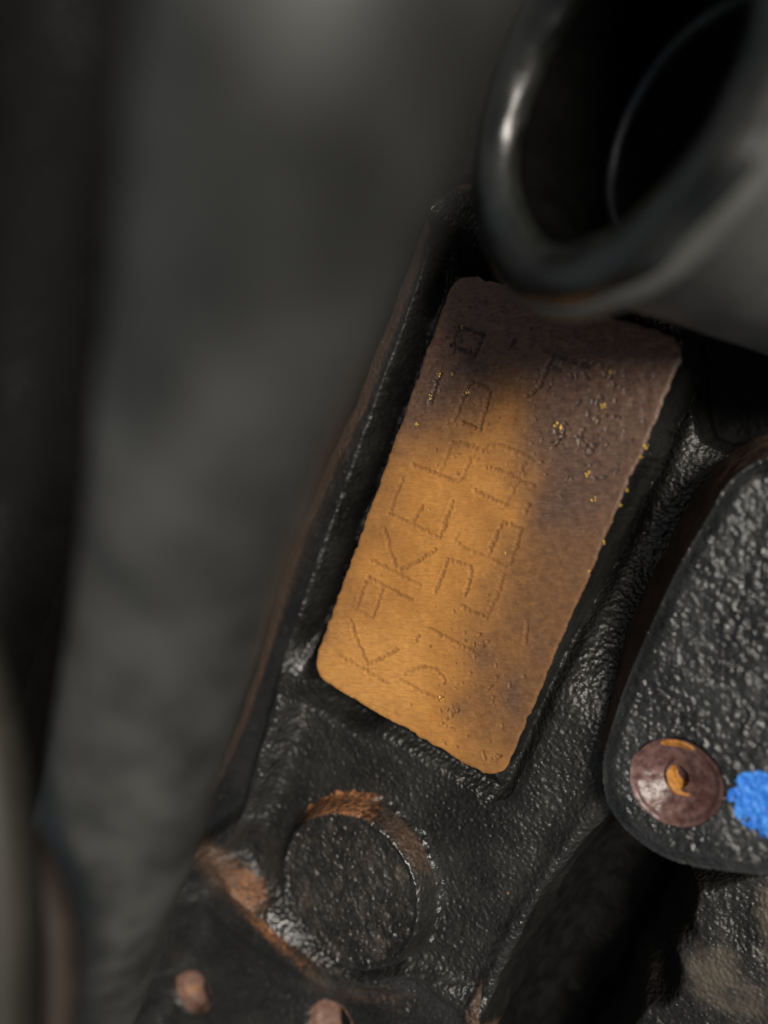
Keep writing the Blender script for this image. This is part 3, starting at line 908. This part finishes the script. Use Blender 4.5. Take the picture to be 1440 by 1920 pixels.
# black panel added to darken the view behind the hose
cn, cm = 24, 40
cu, cvv = np.meshgrid(np.linspace(-1, 1, cn), np.linspace(-1, 1, cm))
cpx = -260 + (cu + 1) / 2 * (800 - 620 * (cvv + 1) / 2); cpy = 700 + cvv * 1300
cd = 98 + 10 * cu ** 2 + 3 * np.cos(cvv * 5) + 6 * cvv
front = at(cpx, cpy, cd)
back = front + np.array([0, 0, -3.0])
nfr = cn * cm
gf = grid_faces(cn, cm)
ci = np.arange(nfr).reshape(cm, cn)
ring = np.concatenate([ci[0, :-1], ci[:-1, -1], ci[-1, :0:-1], ci[:0:-1, 0]])
rn = np.roll(ring, -1)
side = np.stack([ring, rn, rn + nfr, ring + nfr], -1)
backing = empty("added_dark_backing", at(0, 480, 105), "black panel added to darken the view behind the grey hose", "added backing")
keep(obj("added_backing_panel", mesh_from("added_backing_panel", np.concatenate([front.reshape(-1, 3), back.reshape(-1, 3)]),
                                  np.concatenate([gf[:, ::-1], gf + nfr, side]), [M_BACKING]), backing))

# ------------------------------------------------------------------ black pipe mouth at the upper right
D0 = 68.0
o0 = np.array([(1120 - 720) / F_PX * D0, -(142 - 960) / F_PX * D0, -D0])
ax = np.array([0.88, -0.11, -0.50]); ax /= np.linalg.norm(ax)
pipe = empty("pipe", cam_to_world(o0), "open black rubber pipe mouth with a glossy thick lip over the pad", "pipe")


def lathe(name, prof, mat, bend=0.0, nt=96, wob=0.0, seed=0):
    """rings (distance along the axis, radius); the axis bends gently as it goes back"""
    path, rad = [], []
    for s, r in prof:
        c = o0 + ax * s
        sb = max(s - 6, 0)
        c = c + np.array([0.35, 0.05, 0.30]) * bend * sb * sb / 40
        path.append(cam_to_world(c)); rad.append(r)
    a0 = ax @ RW.T
    vs = []
    q1 = np.cross(a0, np.array([0.1, 0.9, 0.2])); q1 /= np.linalg.norm(q1); q2 = np.cross(a0, q1)
    t = np.linspace(0, 2 * math.pi, nt + 1)[:-1]
    for c, r in zip(path, rad):
        d = np.outer(np.cos(t), q1) + np.outer(np.sin(t), q2)
        pos = c + d * r
        if wob:
            pos = pos + d * (wob * fbm(pos[:, 0] * 1.0, pos[:, 1] + pos[:, 2], 5, 3, seed))[:, None]
        vs.append(pos)
    i = np.arange(len(path) * nt).reshape(len(path), nt); j = np.roll(i, -1, 1)
    f = np.stack([i[:-1], j[:-1], j[1:], i[1:]], -1).reshape(-1, 4)
    return keep(obj(name, mesh_from(name, np.concatenate(vs), f, [mat]), pipe))


RO, RI = 20.0, 14.0
rm_, rt = (RO + RI) / 2, (RO - RI) / 2
lipp = [(2.5 - 2.7 * math.sin(a) + 0.0, rm_ + rt * math.cos(a)) for a in np.linspace(-0.35, math.pi + 0.35, 26)]
lathe("lip", lipp, M_PIPE, 0, 120, 0.6, 111)
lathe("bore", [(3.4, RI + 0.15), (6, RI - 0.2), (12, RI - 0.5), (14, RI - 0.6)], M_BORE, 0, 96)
lathe("inner_sleeve", [(14.3, RI - 0.4), (13.6, RI - 1.4), (13.2, RI - 2.2), (13.4, RI - 2.8), (15, RI - 3.1), (24, RI - 3.2), (30, RI - 3.4), (30.2, 0.05)], M_PIPE, 0, 96)
lathe("pipe_body", [(1.6, RO - 1.2), (2.0, RO + 0.1), (2.6, RO + 0.7), (3.6, RO + 0.8), (4.6, RO + 0.3), (5.4, RO - 0.6), (8, RO - 1.6), (12, RO - 2.2), (18, RO - 2.4), (26, RO - 2.4), (34, RO - 2.4), (42, RO - 2.4), (60, RO - 2.4), (85, RO - 2.4)], M_BODY, 0.0, 96, 0.3, 113)
